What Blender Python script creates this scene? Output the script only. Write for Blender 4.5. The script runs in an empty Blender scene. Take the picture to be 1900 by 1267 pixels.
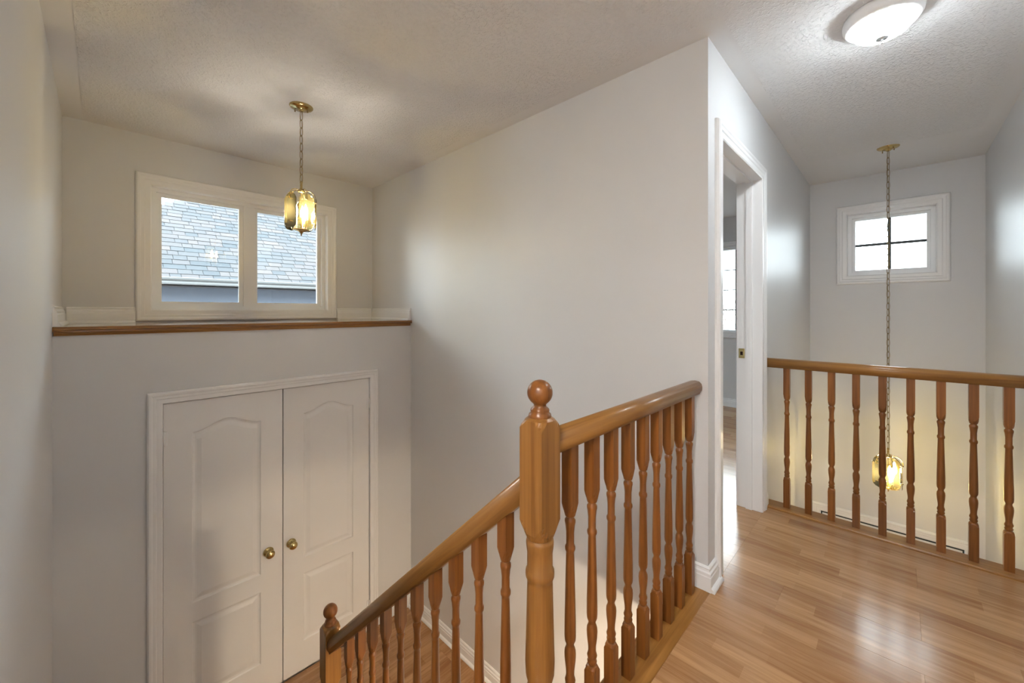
import bpy, bmesh, math, random
from mathutils import Vector, Matrix
from mathutils.geometry import tessellate_polygon

random.seed(7)
SC = bpy.context.scene
COL = SC.collection
PI = math.pi

# ------------------------------------------------------------------ camera
H = 1.23                                  # eye height above the upper floor (floor is z = 0)
FPX = 737.0                               # focal length in pixels of the 1900 px wide frame
YAW = 44.01                               # view direction, degrees from +X towards +Y
cam_d = bpy.data.cameras.new('camera')
cam_d.sensor_width = 36.0
cam_d.lens = 36.0 * FPX / 1900.0
cam_d.shift_y = -56.5 / 1900.0
cam_d.clip_start = 0.02
cam_d.clip_end = 300
cam = bpy.data.objects.new('camera', cam_d)
COL.objects.link(cam)
cam.location = (0, 0, H)
cam.rotation_euler = (PI / 2, 0, math.radians(YAW - 90))
SC.camera = cam

# ------------------------------------------------------------------ sky and exposure
SKY = 10.0
vs = SC.view_settings
vs.view_transform = 'Standard'
vs.look = 'None'
vs.gamma = 1.0
vs.use_curve_mapping = False
vs.exposure = 1.6
w = bpy.data.worlds.new('overcast_sky')
SC.world = w
w.use_nodes = True
wn = w.node_tree
bg = wn.nodes['Background']
tc = wn.nodes.new('ShaderNodeTexCoord')
sep = wn.nodes.new('ShaderNodeSeparateXYZ')
wn.links.new(tc.outputs['Generated'], sep.inputs[0])
mr = wn.nodes.new('ShaderNodeMapRange')     # overcast sky: luminance rises from horizon to zenith
mr.inputs['From Min'].default_value = 0.0
mr.inputs['From Max'].default_value = 1.0
mr.inputs['To Min'].default_value = 0.36
mr.inputs['To Max'].default_value = 1.15
wn.links.new(sep.outputs['Z'], mr.inputs['Value'])
vm = wn.nodes.new('ShaderNodeVectorMath')
vm.operation = 'SCALE'
vm.inputs[0].default_value = (0.84, 0.94, 1.0)
wn.links.new(mr.outputs[0], vm.inputs['Scale'])
wn.links.new(vm.outputs[0], bg.inputs['Color'])
bg.inputs['Strength'].default_value = SKY

# lamp strengths (the lamps themselves are built further down)
FLUSH_EMIT = 29.0
REAR_FILL = 74.0
LOWER_FILL = 160.0
BULB_EMIT = 88.0

# ------------------------------------------------------------------ room dimensions (metres)
XL, XB = -0.167, 1.86          # left wall of the stairwell, long stair wall
YD, YDB = 0.595, 0.715         # doorway wall: hall face, bedroom face
YW, YC = 3.71, 3.01            # window wall, closet wall below the ledge
XE, YR = 4.755, -0.50          # entry window wall, right hall wall
ZC, ZLAND, ZLOW = 2.44, -1.31, -2.75
XBK = -1.8
XBED, YBED = 5.62, 4.2
XG = 2.962                     # line of the hall guard
YG = 0.65                      # line of the landing guard
XN = 0.775                     # line of the stair railing

# ------------------------------------------------------------------ materials
def nodes(name):
    m = bpy.data.materials.new(name)
    m.use_nodes = True
    nt = m.node_tree
    return m, nt, nt.nodes['Principled BSDF']

def N(nt, kind, **kw):
    n = nt.nodes.new(kind)
    for k, v in kw.items():
        setattr(n, k, v)
    return n

def paint(name, col, rough=0.5, spec=0.4, bump=0.0, scale=300.0):
    m, nt, b = nodes(name)
    b.inputs['Roughness'].default_value = rough
    b.inputs['Specular IOR Level'].default_value = spec
    t = N(nt, 'ShaderNodeTexCoord')
    no = N(nt, 'ShaderNodeTexNoise')
    no.inputs['Scale'].default_value = 3.0
    nt.links.new(t.outputs['Object'], no.inputs['Vector'])
    mx = N(nt, 'ShaderNodeMix', data_type='RGBA')
    mx.inputs['A'].default_value = (*[c * 0.985 for c in col], 1)
    mx.inputs['B'].default_value = (*[min(1, c * 1.015) for c in col], 1)
    nt.links.new(no.outputs['Fac'], mx.inputs['Factor'])
    nt.links.new(mx.outputs['Result'], b.inputs['Base Color'])
    if bump:
        n2 = N(nt, 'ShaderNodeTexNoise')
        n2.inputs['Scale'].default_value = scale
        nt.links.new(t.outputs['Object'], n2.inputs['Vector'])
        bp = N(nt, 'ShaderNodeBump')
        bp.inputs['Strength'].default_value = bump
        bp.inputs['Distance'].default_value = 0.002
        nt.links.new(n2.outputs['Fac'], bp.inputs['Height'])
        nt.links.new(bp.outputs[0], b.inputs['Normal'])
    return m

def wood(name, c1, c2, axis='Z', rough=0.3, scale=1.0, coat=0.0):
    m, nt, b = nodes(name)
    t = N(nt, 'ShaderNodeTexCoord')
    oi = N(nt, 'ShaderNodeObjectInfo')
    add = N(nt, 'ShaderNodeVectorMath', operation='ADD')
    mul = N(nt, 'ShaderNodeMath', operation='MULTIPLY')
    mul.inputs[1].default_value = 37.0
    nt.links.new(oi.outputs['Random'], mul.inputs[0])
    nt.links.new(t.outputs['Object'], add.inputs[0])
    nt.links.new(mul.outputs[0], add.inputs[1])
    mp = N(nt, 'ShaderNodeMapping')
    sc = {'X': (2.2, 55, 55), 'Y': (55, 2.2, 55), 'Z': (55, 55, 2.2)}[axis]
    mp.inputs['Scale'].default_value = [s * scale for s in sc]
    nt.links.new(add.outputs[0], mp.inputs['Vector'])
    n1 = N(nt, 'ShaderNodeTexNoise')
    n1.inputs['Scale'].default_value = 1.0
    n1.inputs['Detail'].default_value = 6
    n1.inputs['Distortion'].default_value = 0.6
    nt.links.new(mp.outputs[0], n1.inputs['Vector'])
    ramp = N(nt, 'ShaderNodeValToRGB')
    ramp.color_ramp.elements[0].position = 0.32
    ramp.color_ramp.elements[0].color = (*c1, 1)
    ramp.color_ramp.elements[1].position = 0.68
    ramp.color_ramp.elements[1].color = (*c2, 1)
    nt.links.new(n1.outputs['Fac'], ramp.inputs[0])
    hv = N(nt, 'ShaderNodeHueSaturation')
    mr_ = N(nt, 'ShaderNodeMapRange')
    mr_.inputs['To Min'].default_value = 0.86
    mr_.inputs['To Max'].default_value = 1.12
    nt.links.new(oi.outputs['Random'], mr_.inputs['Value'])
    nt.links.new(mr_.outputs[0], hv.inputs['Value'])
    nt.links.new(ramp.outputs[0], hv.inputs['Color'])
    nt.links.new(hv.outputs[0], b.inputs['Base Color'])
    b.inputs['Roughness'].default_value = rough
    b.inputs['Coat Weight'].default_value = coat
    b.inputs['Coat Roughness'].default_value = 0.12
    bp = N(nt, 'ShaderNodeBump')
    bp.inputs['Strength'].default_value = 0.08
    bp.inputs['Distance'].default_value = 0.001
    nt.links.new(n1.outputs['Fac'], bp.inputs['Height'])
    nt.links.new(bp.outputs[0], b.inputs['Normal'])
    return m

def laminate(name, ca, cb, rough, along='Y'):
    """laminate board printed with three rows of short staves"""
    m, nt, b = nodes(name)
    t = N(nt, 'ShaderNodeTexCoord')
    oi = N(nt, 'ShaderNodeObjectInfo')
    mul = N(nt, 'ShaderNodeMath', operation='MULTIPLY')
    mul.inputs[1].default_value = 23.0
    nt.links.new(oi.outputs['Random'], mul.inputs[0])
    cmb = N(nt, 'ShaderNodeCombineXYZ')
    nt.links.new(mul.outputs[0], cmb.inputs['X'])
    mp = N(nt, 'ShaderNodeMapping')
    nt.links.new(t.outputs['Object'], mp.inputs['Vector'])
    if along == 'Y':
        mp.inputs['Rotation'].default_value = (0, 0, PI / 2)
    add = N(nt, 'ShaderNodeVectorMath', operation='ADD')
    nt.links.new(mp.outputs[0], add.inputs[0])
    nt.links.new(cmb.outputs[0], add.inputs[1])
    off = N(nt, 'ShaderNodeVectorMath', operation='ADD')
    off.inputs[1].default_value = (0, 0.0965 + 0.1929 * 4, 0)
    nt.links.new(add.outputs[0], off.inputs[0])
    br = N(nt, 'ShaderNodeTexBrick')
    br.inputs['Color1'].default_value = (0, 0, 0, 1)
    br.inputs['Color2'].default_value = (1, 1, 1, 1)
    br.inputs['Scale'].default_value = 1.0
    br.inputs['Mortar Size'].default_value = 0.0
    br.inputs['Brick Width'].default_value = 0.43
    br.inputs['Row Height'].default_value = 0.0643
    br.offset = 0.37
    br.offset_frequency = 2
    nt.links.new(off.outputs[0], br.inputs['Vector'])
    mp2 = N(nt, 'ShaderNodeMapping')
    mp2.inputs['Scale'].default_value = (3.0, 45, 20)
    nt.links.new(add.outputs[0], mp2.inputs['Vector'])
    n1 = N(nt, 'ShaderNodeTexNoise')
    n1.inputs['Scale'].default_value = 1.0
    n1.inputs['Detail'].default_value = 5
    n1.inputs['Distortion'].default_value = 0.8
    nt.links.new(mp2.outputs[0], n1.inputs['Vector'])
    sm = N(nt, 'ShaderNodeMath', operation='MULTIPLY_ADD')
    sm.inputs[1].default_value = 0.5
    nt.links.new(br.outputs['Color'], sm.inputs[0])
    n1s = N(nt, 'ShaderNodeMath', operation='MULTIPLY_ADD')
    n1s.inputs[1].default_value = 1.5
    n1s.inputs[2].default_value = -0.5
    nt.links.new(n1.outputs['Fac'], n1s.inputs[0])
    nt.links.new(n1s.outputs[0], sm.inputs[2])
    mx = N(nt, 'ShaderNodeMix', data_type='RGBA')
    mx.clamp_factor = True
    mx.inputs['A'].default_value = (*ca, 1)
    mx.inputs['B'].default_value = (*cb, 1)
    nt.links.new(sm.outputs[0], mx.inputs['Factor'])
    nt.links.new(mx.outputs['Result'], b.inputs['Base Color'])
    b.inputs['Roughness'].default_value = rough
    b.inputs['Specular IOR Level'].default_value = 0.55
    n3 = N(nt, 'ShaderNodeTexNoise')
    n3.inputs['Scale'].default_value = 9.0
    nt.links.new(t.outputs['Object'], n3.inputs['Vector'])
    bp = N(nt, 'ShaderNodeBump')
    bp.inputs['Strength'].default_value = 0.06
    bp.inputs['Distance'].default_value = 0.002
    nt.links.new(n3.outputs['Fac'], bp.inputs['Height'])
    nt.links.new(bp.outputs[0], b.inputs['Normal'])
    return m

def metal(name, col, rough):
    m, nt, b = nodes(name)
    b.inputs['Base Color'].default_value = (*col, 1)
    b.inputs['Metallic'].default_value = 1.0
    no = N(nt, 'ShaderNodeTexNoise')
    no.inputs['Scale'].default_value = 60
    t = N(nt, 'ShaderNodeTexCoord')
    nt.links.new(t.outputs['Object'], no.inputs['Vector'])
    mr_ = N(nt, 'ShaderNodeMapRange')
    mr_.inputs['To Min'].default_value = rough * 0.8
    mr_.inputs['To Max'].default_value = rough * 1.2
    nt.links.new(no.outputs['Fac'], mr_.inputs['Value'])
    nt.links.new(mr_.outputs[0], b.inputs['Roughness'])
    return m

def thin_glass(name, tint, refl=1.0, rough=0.0):
    m = bpy.data.materials.new(name)
    m.use_nodes = True
    nt = m.node_tree
    nt.nodes.clear()
    out = N(nt, 'ShaderNodeOutputMaterial')
    tr = N(nt, 'ShaderNodeBsdfTransparent')
    tr.inputs['Color'].default_value = (*tint, 1)
    gl = N(nt, 'ShaderNodeBsdfGlossy')
    gl.inputs['Roughness'].default_value = rough
    gl.inputs['Color'].default_value = (refl, refl, refl, 1)
    fr = N(nt, 'ShaderNodeFresnel')
    fr.inputs['IOR'].default_value = 1.5
    mx = N(nt, 'ShaderNodeMixShader')
    nt.links.new(fr.outputs[0], mx.inputs[0])
    nt.links.new(tr.outputs[0], mx.inputs[1])
    nt.links.new(gl.outputs[0], mx.inputs[2])
    nt.links.new(mx.outputs[0], out.inputs['Surface'])
    return m

def scatter_glass(name, tint, part):
    m = thin_glass(name, tint, 1.0, 0.03)
    nt = m.node_tree
    mx = [n for n in nt.nodes if n.type == 'MIX_SHADER'][0]
    tr = [n for n in nt.nodes if n.type == 'BSDF_TRANSPARENT'][0]
    tl = N(nt, 'ShaderNodeBsdfTranslucent')
    tl.inputs['Color'].default_value = (*tint, 1)
    m2 = N(nt, 'ShaderNodeMixShader')
    m2.inputs[0].default_value = part
    nt.links.new(tr.outputs[0], m2.inputs[1])
    nt.links.new(tl.outputs[0], m2.inputs[2])
    nt.links.new(m2.outputs[0], mx.inputs[1])
    return m

def emitter(name, col, strength, base=(0.9, 0.9, 0.9)):
    m, nt, b = nodes(name)
    b.inputs['Base Color'].default_value = (*base, 1)
    b.inputs['Emission Color'].default_value = (*col, 1)
    b.inputs['Emission Strength'].default_value = strength
    return m

def popcorn(name, col):
    m, nt, b = nodes(name)
    b.inputs['Base Color'].default_value = (*col, 1)
    b.inputs['Roughness'].default_value = 0.85
    b.inputs['Specular IOR Level'].default_value = 0.25
    t = N(nt, 'ShaderNodeTexCoord')
    n1 = N(nt, 'ShaderNodeTexNoise')
    n1.inputs['Scale'].default_value = 75
    n1.inputs['Detail'].default_value = 3
    n1.inputs['Distortion'].default_value = 0.7
    nt.links.new(t.outputs['Object'], n1.inputs['Vector'])
    rp = N(nt, 'ShaderNodeMapRange')
    rp.inputs['From Min'].default_value = 0.48
    rp.inputs['From Max'].default_value = 0.72
    nt.links.new(n1.outputs['Fac'], rp.inputs['Value'])
    bp = N(nt, 'ShaderNodeBump')
    bp.inputs['Strength'].default_value = 0.65
    bp.inputs['Distance'].default_value = 0.006
    nt.links.new(rp.outputs[0], bp.inputs['Height'])
    nt.links.new(bp.outputs[0], b.inputs['Normal'])
    return m

def random_tone(name, tones, rough=0.85):
    m, nt, b = nodes(name)
    oi = N(nt, 'ShaderNodeObjectInfo')
    ge = N(nt, 'ShaderNodeNewGeometry')
    add = N(nt, 'ShaderNodeMath', operation='ADD')
    fr = N(nt, 'ShaderNodeMath', operation='FRACT')
    nt.links.new(oi.outputs['Random'], add.inputs[0])
    nt.links.new(ge.outputs['Random Per Island'], add.inputs[1])
    nt.links.new(add.outputs[0], fr.inputs[0])
    rp = N(nt, 'ShaderNodeValToRGB')
    els = rp.color_ramp.elements
    while len(els) < len(tones):
        els.new(0.5)
    for i, c in enumerate(tones):
        els[i].position = i / (len(tones) - 1)
        els[i].color = (*c, 1)
    nt.links.new(fr.outputs[0], rp.inputs[0])
    t = N(nt, 'ShaderNodeTexCoord')
    n1 = N(nt, 'ShaderNodeTexNoise')
    n1.inputs['Scale'].default_value = 60
    nt.links.new(t.outputs['Object'], n1.inputs['Vector'])
    mx = N(nt, 'ShaderNodeMix', data_type='RGBA', blend_type='MULTIPLY')
    mx.inputs['Factor'].default_value = 0.35
    nt.links.new(rp.outputs[0], mx.inputs['A'])
    nt.links.new(n1.outputs['Fac'], mx.inputs['B'])
    nt.links.new(mx.outputs['Result'], b.inputs['Base Color'])
    b.inputs['Roughness'].default_value = rough
    b.inputs['Specular IOR Level'].default_value = 0.08
    return m

M_WALL = paint('wall_paint', (0.69, 0.69, 0.697), 0.42, 0.45, 0.03)
M_CEIL = paint('ceiling_smooth', (0.79, 0.785, 0.785), 0.7, 0.3)
M_POP = popcorn('ceiling_stipple', (0.79, 0.785, 0.785))
M_TRIM = paint('trim_white', (0.86, 0.86, 0.865), 0.3, 0.5)
M_DOOR = paint('door_white', (0.83, 0.825, 0.82), 0.3, 0.5)
M_VINYL = paint('window_vinyl', (0.86, 0.865, 0.87), 0.3, 0.5)
M_OAK = wood('oak_turned', (0.17, 0.054, 0.010), (0.30, 0.110, 0.024), 'Z', 0.28)
M_OAKN = wood('oak_newel', (0.21, 0.086, 0.017), (0.34, 0.155, 0.037), 'Z', 0.28)
M_LEDGE = wood('ledge_varnished', (0.25, 0.095, 0.022), (0.38, 0.16, 0.04), 'X', 0.1, coat=1.0)
M_OAKX = wood('oak_rail_x', (0.22, 0.092, 0.019), (0.36, 0.168, 0.040), 'X', 0.3, coat=0.08)
M_OAKY = wood('oak_rail_y', (0.22, 0.092, 0.019), (0.36, 0.168, 0.040), 'Y', 0.3, coat=0.08)
M_LAMY = laminate('laminate_y', (0.28, 0.125, 0.046), (0.56, 0.32, 0.150), 0.2, 'Y')
M_LAMX = laminate('laminate_x', (0.28, 0.125, 0.046), (0.56, 0.32, 0.150), 0.2, 'X')
M_SUB = paint('subfloor_dark', (0.06, 0.04, 0.025), 0.9, 0.1)
M_BRASS = metal('antique_brass', (0.56, 0.43, 0.19), 0.19)
M_BRASSD = metal('aged_brass_dark', (0.30, 0.22, 0.11), 0.38)
M_GLASS = thin_glass('window_glass', (0.96, 0.98, 0.98))
M_AMBER = scatter_glass('amber_glass', (0.86, 0.77, 0.48), 0.03)
M_CLEAR = thin_glass('clear_bevel_glass', (0.95, 0.93, 0.84), 1.0, 0.02)
M_FLUSH = emitter('frosted_bowl_lit', (0.86, 0.95, 1.0), FLUSH_EMIT)
M_FILL_REAR = emitter('fill_bowl_rear', (1.0, 0.95, 0.88), REAR_FILL)
M_FILL_LOWER = emitter('fill_bowl_lower', (1.0, 0.80, 0.56), LOWER_FILL)
M_BULB = emitter('candle_bulb_lit', (1.0, 0.92, 0.79), BULB_EMIT)
M_CORD = paint('lamp_cord', (0.25, 0.2, 0.1), 0.5, 0.3)
M_NICKEL = metal('satin_nickel', (0.62, 0.63, 0.64), 0.3)
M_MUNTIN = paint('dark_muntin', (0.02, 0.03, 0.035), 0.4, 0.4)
M_BLACK = paint('latch_hole', (0.03, 0.012, 0.01), 0.7, 0.1)
M_SHING = random_tone('asphalt_shingle', [(0.026, 0.031, 0.035), (0.035, 0.037, 0.040), (0.044, 0.041, 0.042), (0.030, 0.035, 0.039), (0.049, 0.044, 0.043), (0.039, 0.040, 0.042)])
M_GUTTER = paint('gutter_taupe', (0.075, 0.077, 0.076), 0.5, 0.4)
M_STUCCO = paint('neighbour_wall', (0.095, 0.11, 0.135), 0.9, 0.2, 0.3, 40)
M_LAWN = paint('winter_ground', (0.05, 0.043, 0.04), 0.95, 0.1)
M_BARK = paint('bark', (0.12, 0.09, 0.07), 0.9, 0.1)
M_TWIG = random_tone('bare_twigs', [(0.22, 0.19, 0.17), (0.30, 0.26, 0.23), (0.26, 0.24, 0.22)])

# ------------------------------------------------------------------ mesh helpers
class MB:
    def __init__(s):
        s.v, s.f, s.sm = [], [], []

    def add(s, vs_, fs, smooth=False):
        o = len(s.v)
        s.v += [tuple(p) for p in vs_]
        s.f += [tuple(i + o for i in f) for f in fs]
        s.sm += [smooth] * len(fs)
        return s

    def box(s, a, b):
        x0, y0, z0 = a
        x1, y1, z1 = b
        return s.add([(x0, y0, z0), (x1, y0, z0), (x1, y1, z0), (x0, y1, z0), (x0, y0, z1), (x1, y0, z1), (x1, y1, z1), (x0, y1, z1)],
                     [(0, 3, 2, 1), (4, 5, 6, 7), (0, 1, 5, 4), (1, 2, 6, 5), (2, 3, 7, 6), (3, 0, 4, 7)])

    def rings(s, rings, smooth=True, cap=True):
        """skin a list of equally long point rings"""
        n = len(rings[0])
        vs_ = [p for r in rings for p in r]
        fs = []
        for i in range(len(rings) - 1):
            for j in range(n):
                k = (j + 1) % n
                fs.append((i * n + j, i * n + k, (i + 1) * n + k, (i + 1) * n + j))
        s.add(vs_, fs, smooth)
        if cap:
            o = len(s.v) - len(vs_)
            s.f.append(tuple(o + j for j in reversed(range(n))))
            s.f.append(tuple(o + (len(rings) - 1) * n + j for j in range(n)))
            s.sm += [False, False]
        return s

    def lathe(s, prof, n=14, c=(0, 0, 0), smooth=True):
        """prof: (radius, z) from bottom to top"""
        return s.rings([[(c[0] + r * math.cos(2 * PI * j / n), c[1] + r * math.sin(2 * PI * j / n), c[2] + z) for j in range(n)] for r, z in prof], smooth)

    def square(s, prof, c=(0, 0, 0)):
        return s.rings([[(c[0] + a * r, c[1] + b * r, c[2] + z) for a, b in ((-1, -1), (1, -1), (1, 1), (-1, 1))] for r, z in prof], False)

    def turned_square(s, half, prof, n=24, c=(0, 0, 0)):
        """square bar of half width half whose corners are cut by a turning of radius R at height z"""
        rings = []
        for R, z in prof:
            ring = []
            for j in range(n):
                a = 2 * PI * (j + 0.0) / n + PI / 4
                sq = half / max(abs(math.cos(a)), abs(math.sin(a)))
                r = min(sq, R)
                ring.append((c[0] + r * math.cos(a), c[1] + r * math.sin(a), c[2] + z))
            rings.append(ring)
        return s.rings(rings, False)

    def tube(s, pts, r, n=8, closed=False):
        pts = [Vector(p) for p in pts]
        m = len(pts)
        rings = []
        up = None
        for i, p in enumerate(pts):
            if closed:
                t = pts[(i + 1) % m] - pts[i - 1]
            else:
                t = pts[min(i + 1, m - 1)] - pts[max(i - 1, 0)]
            t.normalize()
            if up is None:
                up = Vector((0, 0, 1)) if abs(t.z) < 0.9 else Vector((1, 0, 0))
            a = t.cross(up)
            a.normalize()
            b = a.cross(t)
            up = b
            rings.append([p + a * (r * math.cos(2 * PI * j / n)) + b * (r * math.sin(2 * PI * j / n)) for j in range(n)])
        if closed:
            rings.append(rings[0])
            return s.rings(rings, True, False)
        return s.rings(rings, True, True)

    def sweep(s, path, prof, normal, closed=False, side=1.0):
        """sweep prof (a = sideways, b = along normal) along a planar path with mitred corners"""
        n = Vector(normal)
        path = [Vector(p) for p in path]
        m = len(path)
        rings = []
        for i, p in enumerate(path):
            ts = []
            if closed or i > 0:
                ts.append((p - path[i - 1]).normalized())
            if closed or i < m - 1:
                ts.append((path[(i + 1) % m] - p).normalized())
            ss = [n.cross(t) * side for t in ts]
            if len(ss) == 2:
                q = ss[0] + ss[1]
                q = q / (1.0 + ss[0].dot(ss[1]))
            else:
                q = ss[0]
            rings.append([p + q * a + n * b for a, b in prof])
        if closed:
            rings.append(rings[0])
        return s.rings(rings, False, not closed)

    def poly_prism(s, pts, thick, to3):
        """outline pts (u, v) extruded; to3(u, v, w) gives the 3D point"""
        n = len(pts)
        vs_ = [to3(u, v, 0) for u, v in pts] + [to3(u, v, thick) for u, v in pts]
        fs = [tuple(range(n)), tuple(reversed(range(n, 2 * n)))]
        fs += [(i, (i + 1) % n, n + (i + 1) % n, n + i) for i in range(n)]
        return s.add(vs_, fs)

    def mesh(s, name, mat):
        me = bpy.data.meshes.new(name)
        me.from_pydata(s.v, [], s.f)
        me.polygons.foreach_set('use_smooth', s.sm)
        bm = bmesh.new()
        bm.from_mesh(me)
        bmesh.ops.recalc_face_normals(bm, faces=bm.faces)
        bm.to_mesh(me)
        bm.free()
        me.materials.append(mat)
        me.update()
        return me

    def build(s, name, mat, parent=None):
        return put(name, s.mesh(name, mat), parent)

def put(name, me, parent=None, loc=None):
    o = bpy.data.objects.new(name, me)
    COL.objects.link(o)
    if parent is not None:
        o.parent = parent
    if loc is not None:
        o.location = loc
    return o

def empty(name, loc=(0, 0, 0), rz=0.0):
    o = bpy.data.objects.new(name, None)
    COL.objects.link(o)
    o.location = loc
    o.rotation_euler = (0, 0, rz)
    o.empty_display_size = 0.1
    return o

def tag(o, label, cat, group=None, kind=None):
    o['label'] = label
    o['category'] = cat
    if group:
        o['group'] = group
    if kind:
        o['kind'] = kind
    return o

def struct(o, label, cat):
    return tag(o, label, cat, kind='structure')

def boxes(name, mat, lst, parent=None):
    mb = MB()
    for a, b in lst:
        mb.box(a, b)
    return mb.build(name, mat, parent)

def copy_tree(o, parent=None):
    c = o.copy()
    COL.objects.link(c)
    c.parent = parent
    for ch in list(o.children):
        copy_tree(ch, c)
    return c

# ------------------------------------------------------------------ walls
T = 0.12
struct(boxes('wall_left', M_WALL, [((XL - T, 0.72, ZLOW), (XL, YW, ZC))]),
       'tall pale painted wall beside the descending stairs, at the left edge', 'wall')
struct(boxes('wall_back', M_WALL, [((XBK - T, YR, ZLOW), (XBK, YD, ZC)), ((XBK - T, YD, ZLOW), (XL, 0.72, ZC))]),
       'painted wall closing the hall behind the viewpoint', 'wall')
struct(boxes('wall_right', M_WALL, [((XBK, YR - T, ZLOW), (XE, YR, ZC))]),
       'pale painted hall wall at the right edge beside the small high window', 'wall')
# long stair wall, its end forms the corner next to the doorway
struct(boxes('wall_stair', M_WALL, [((XB, YDB, ZLOW), (XB + T, YW, ZC))]),
       'long pale wall running from the window corner to the white corner by the doorway', 'wall')
# doorway wall
DX0, DX1, DZ = 2.03, 2.80, 2.035
struct(boxes('wall_hall', M_WALL, [((XB, YD, ZLOW), (XE, YDB, -0.02)), ((XB, YD, -0.02), (DX0 - 0.02, YDB, ZC)), ((DX1 + 0.02, YD, -0.02), (XE + 0.2, YDB, ZC)), ((DX0 - 0.02, YD, DZ + 0.02), (DX1 + 0.02, YDB, ZC))]),
       'pale hall wall holding the narrow doorway to the bedroom', 'wall')
# window wall (opening for window_1)
WX0, WX1, WZ0, WZ1 = 0.244, 1.426, 1.24, 2.10
struct(boxes('wall_window', M_WALL, [((XL - T, YW, ZLOW), (XB + T, YW + 0.2, WZ0)), ((XL - T, YW, WZ1), (XB + T, YW + 0.2, ZC)), ((XL - T, YW, WZ0), (WX0, YW + 0.2, WZ1)), ((WX1, YW, WZ0), (XB + T, YW + 0.2, WZ1))]),
       'pale upper wall around the wide two-pane window above the ledge', 'wall')
# closet wall with the opening for the double doors
CX0, CX1, CZ1 = 0.246, 1.486, 0.70
struct(boxes('wall_closet', M_WALL, [((XL, YC, ZLAND), (CX0 - 0.02, YC + 0.1, 1.105)), ((CX1 + 0.02, YC, ZLAND), (XB, YC + 0.1, 1.105)), ((CX0 - 0.02, YC, CZ1 + 0.02), (CX1 + 0.02, YC + 0.1, 1.105))]),
       'beige-lit wall around the closet doors below the wooden ledge', 'wall')
# entry wall (opening for window_2 and the front door)
EY0, EY1, EZ0, EZ1 = -0.24, 0.32, 1.55, 2.11
FY0, FY1, FZ1 = -0.395, 0.515, -0.66
struct(boxes('wall_entry', M_WALL, [((XE, YR - T, -0.64), (XE + 0.2, YD, EZ0)), ((XE, YR - T, EZ1), (XE + 0.2, YD, ZC)), ((XE, YR - T, EZ0), (XE + 0.2, EY0, EZ1)), ((XE, EY1, EZ0), (XE + 0.2, YD, EZ1)),
       ((XE, YR - T, ZLOW), (XE + 0.2, FY0 - 0.02, -0.64)), ((XE, FY1 + 0.02, ZLOW), (XE + 0.2, YD, -0.64))]),
       'pale two-storey entry wall with the small four-pane window and the front door top', 'wall')
# bedroom walls
BY0, BY1, BZ0, BZ1 = 0.97, 2.31, 0.965, 2.045
struct(boxes('wall_bedroom', M_WALL, [((XBED, YD, -0.3), (XBED + 0.2, YBED, BZ0)), ((XBED, YD, BZ1), (XBED + 0.2, YBED, ZC)), ((XBED, YD, BZ0), (XBED + 0.2, BY0, BZ1)), ((XBED, BY1, BZ0), (XBED + 0.2, YBED, BZ1)),
       ((XB + T, YBED, -0.3), (XBED + 0.2, YBED + T, 0.9)), ((XB + T, YBED, 2.1), (XBED + 0.2, YBED + T, ZC)), ((XB + T, YBED, 0.9), (3.0, YBED + T, 2.1)), ((4.9, YBED, 0.9), (XBED + 0.2, YBED + T, 2.1)), ((XB, YW + 0.2, -0.3), (XB + T, YBED + T, ZC)), ((XE + 0.2, YD, -0.3), (XBED, YDB, ZC))]),
       'bluish white bedroom wall with a gridded window, seen through the doorway', 'wall')

# ------------------------------------------------------------------ ceiling
ceil = struct(boxes('ceiling', M_CEIL, [((XBK - T, YR - T, ZC), (XBED + 0.2, YBED + T, ZC + 0.15))]),
              'white ceiling over stairwell and hall with a smooth border', 'ceiling')
BW = 0.09
pop = MB()
outl = [(XL + BW, YW - BW), (XB - BW, YW - BW), (XB - BW, YD - BW * 0.9), (XE - 0.75, YD - BW * 0.9), (XE - 0.75, YR + BW), (XBK + BW, YR + BW), (XBK + BW, YD - BW), (XL + BW, YD - BW)]
pop.poly_prism(outl, 0.0025, lambda u, v, q: (u, v, ZC - q))
pp = pop.build('stippled_field', M_POP, ceil)
pp['label'] = 'stippled textured plaster field'

# ------------------------------------------------------------------ floors
fl = struct(boxes('floor', M_SUB, [((XBK, YR, -0.25), (2.90, YD, -0.011)), ((XL, YD, -0.25), (XB, 0.685, -0.011)), ((DX0 - 0.02, YD, -0.25), (DX1 + 0.02, YDB, -0.011)), ((XB + T, YDB, -0.25), (XBED, YBED, -0.011)), ((XL, 0.685, -0.25), (XB, 0.69, -0.03))]),
            'glossy laminate plank floor of the upper hall', 'floor')
PW = 0.193
PL = 1.29
def plank_mesh(name, w_, l_, along, mat):
    mb = MB()
    a, b = (w_ / 2 - 0.0003, l_ / 2 - 0.0001)
    if along == 'X':
        a, b = b, a
    e = 0.0004
    mb.add([(-a, -b, -0.011), (a, -b, -0.011), (a, b, -0.011), (-a, b, -0.011), (-a, -b, -e), (a, -b, -e), (a, b, -e), (-a, b, -e),
            (-a + e, -b + e, 0), (a - e, -b + e, 0), (a - e, b - e, 0), (-a + e, b - e, 0)],
           [(0, 3, 2, 1), (0, 1, 5, 4), (1, 2, 6, 5), (2, 3, 7, 6), (3, 0, 4, 7), (4, 5, 9, 8), (5, 6, 10, 9), (6, 7, 11, 10), (7, 4, 8, 11), (8, 9, 10, 11)])
    return mb.mesh(name, mat)

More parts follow.
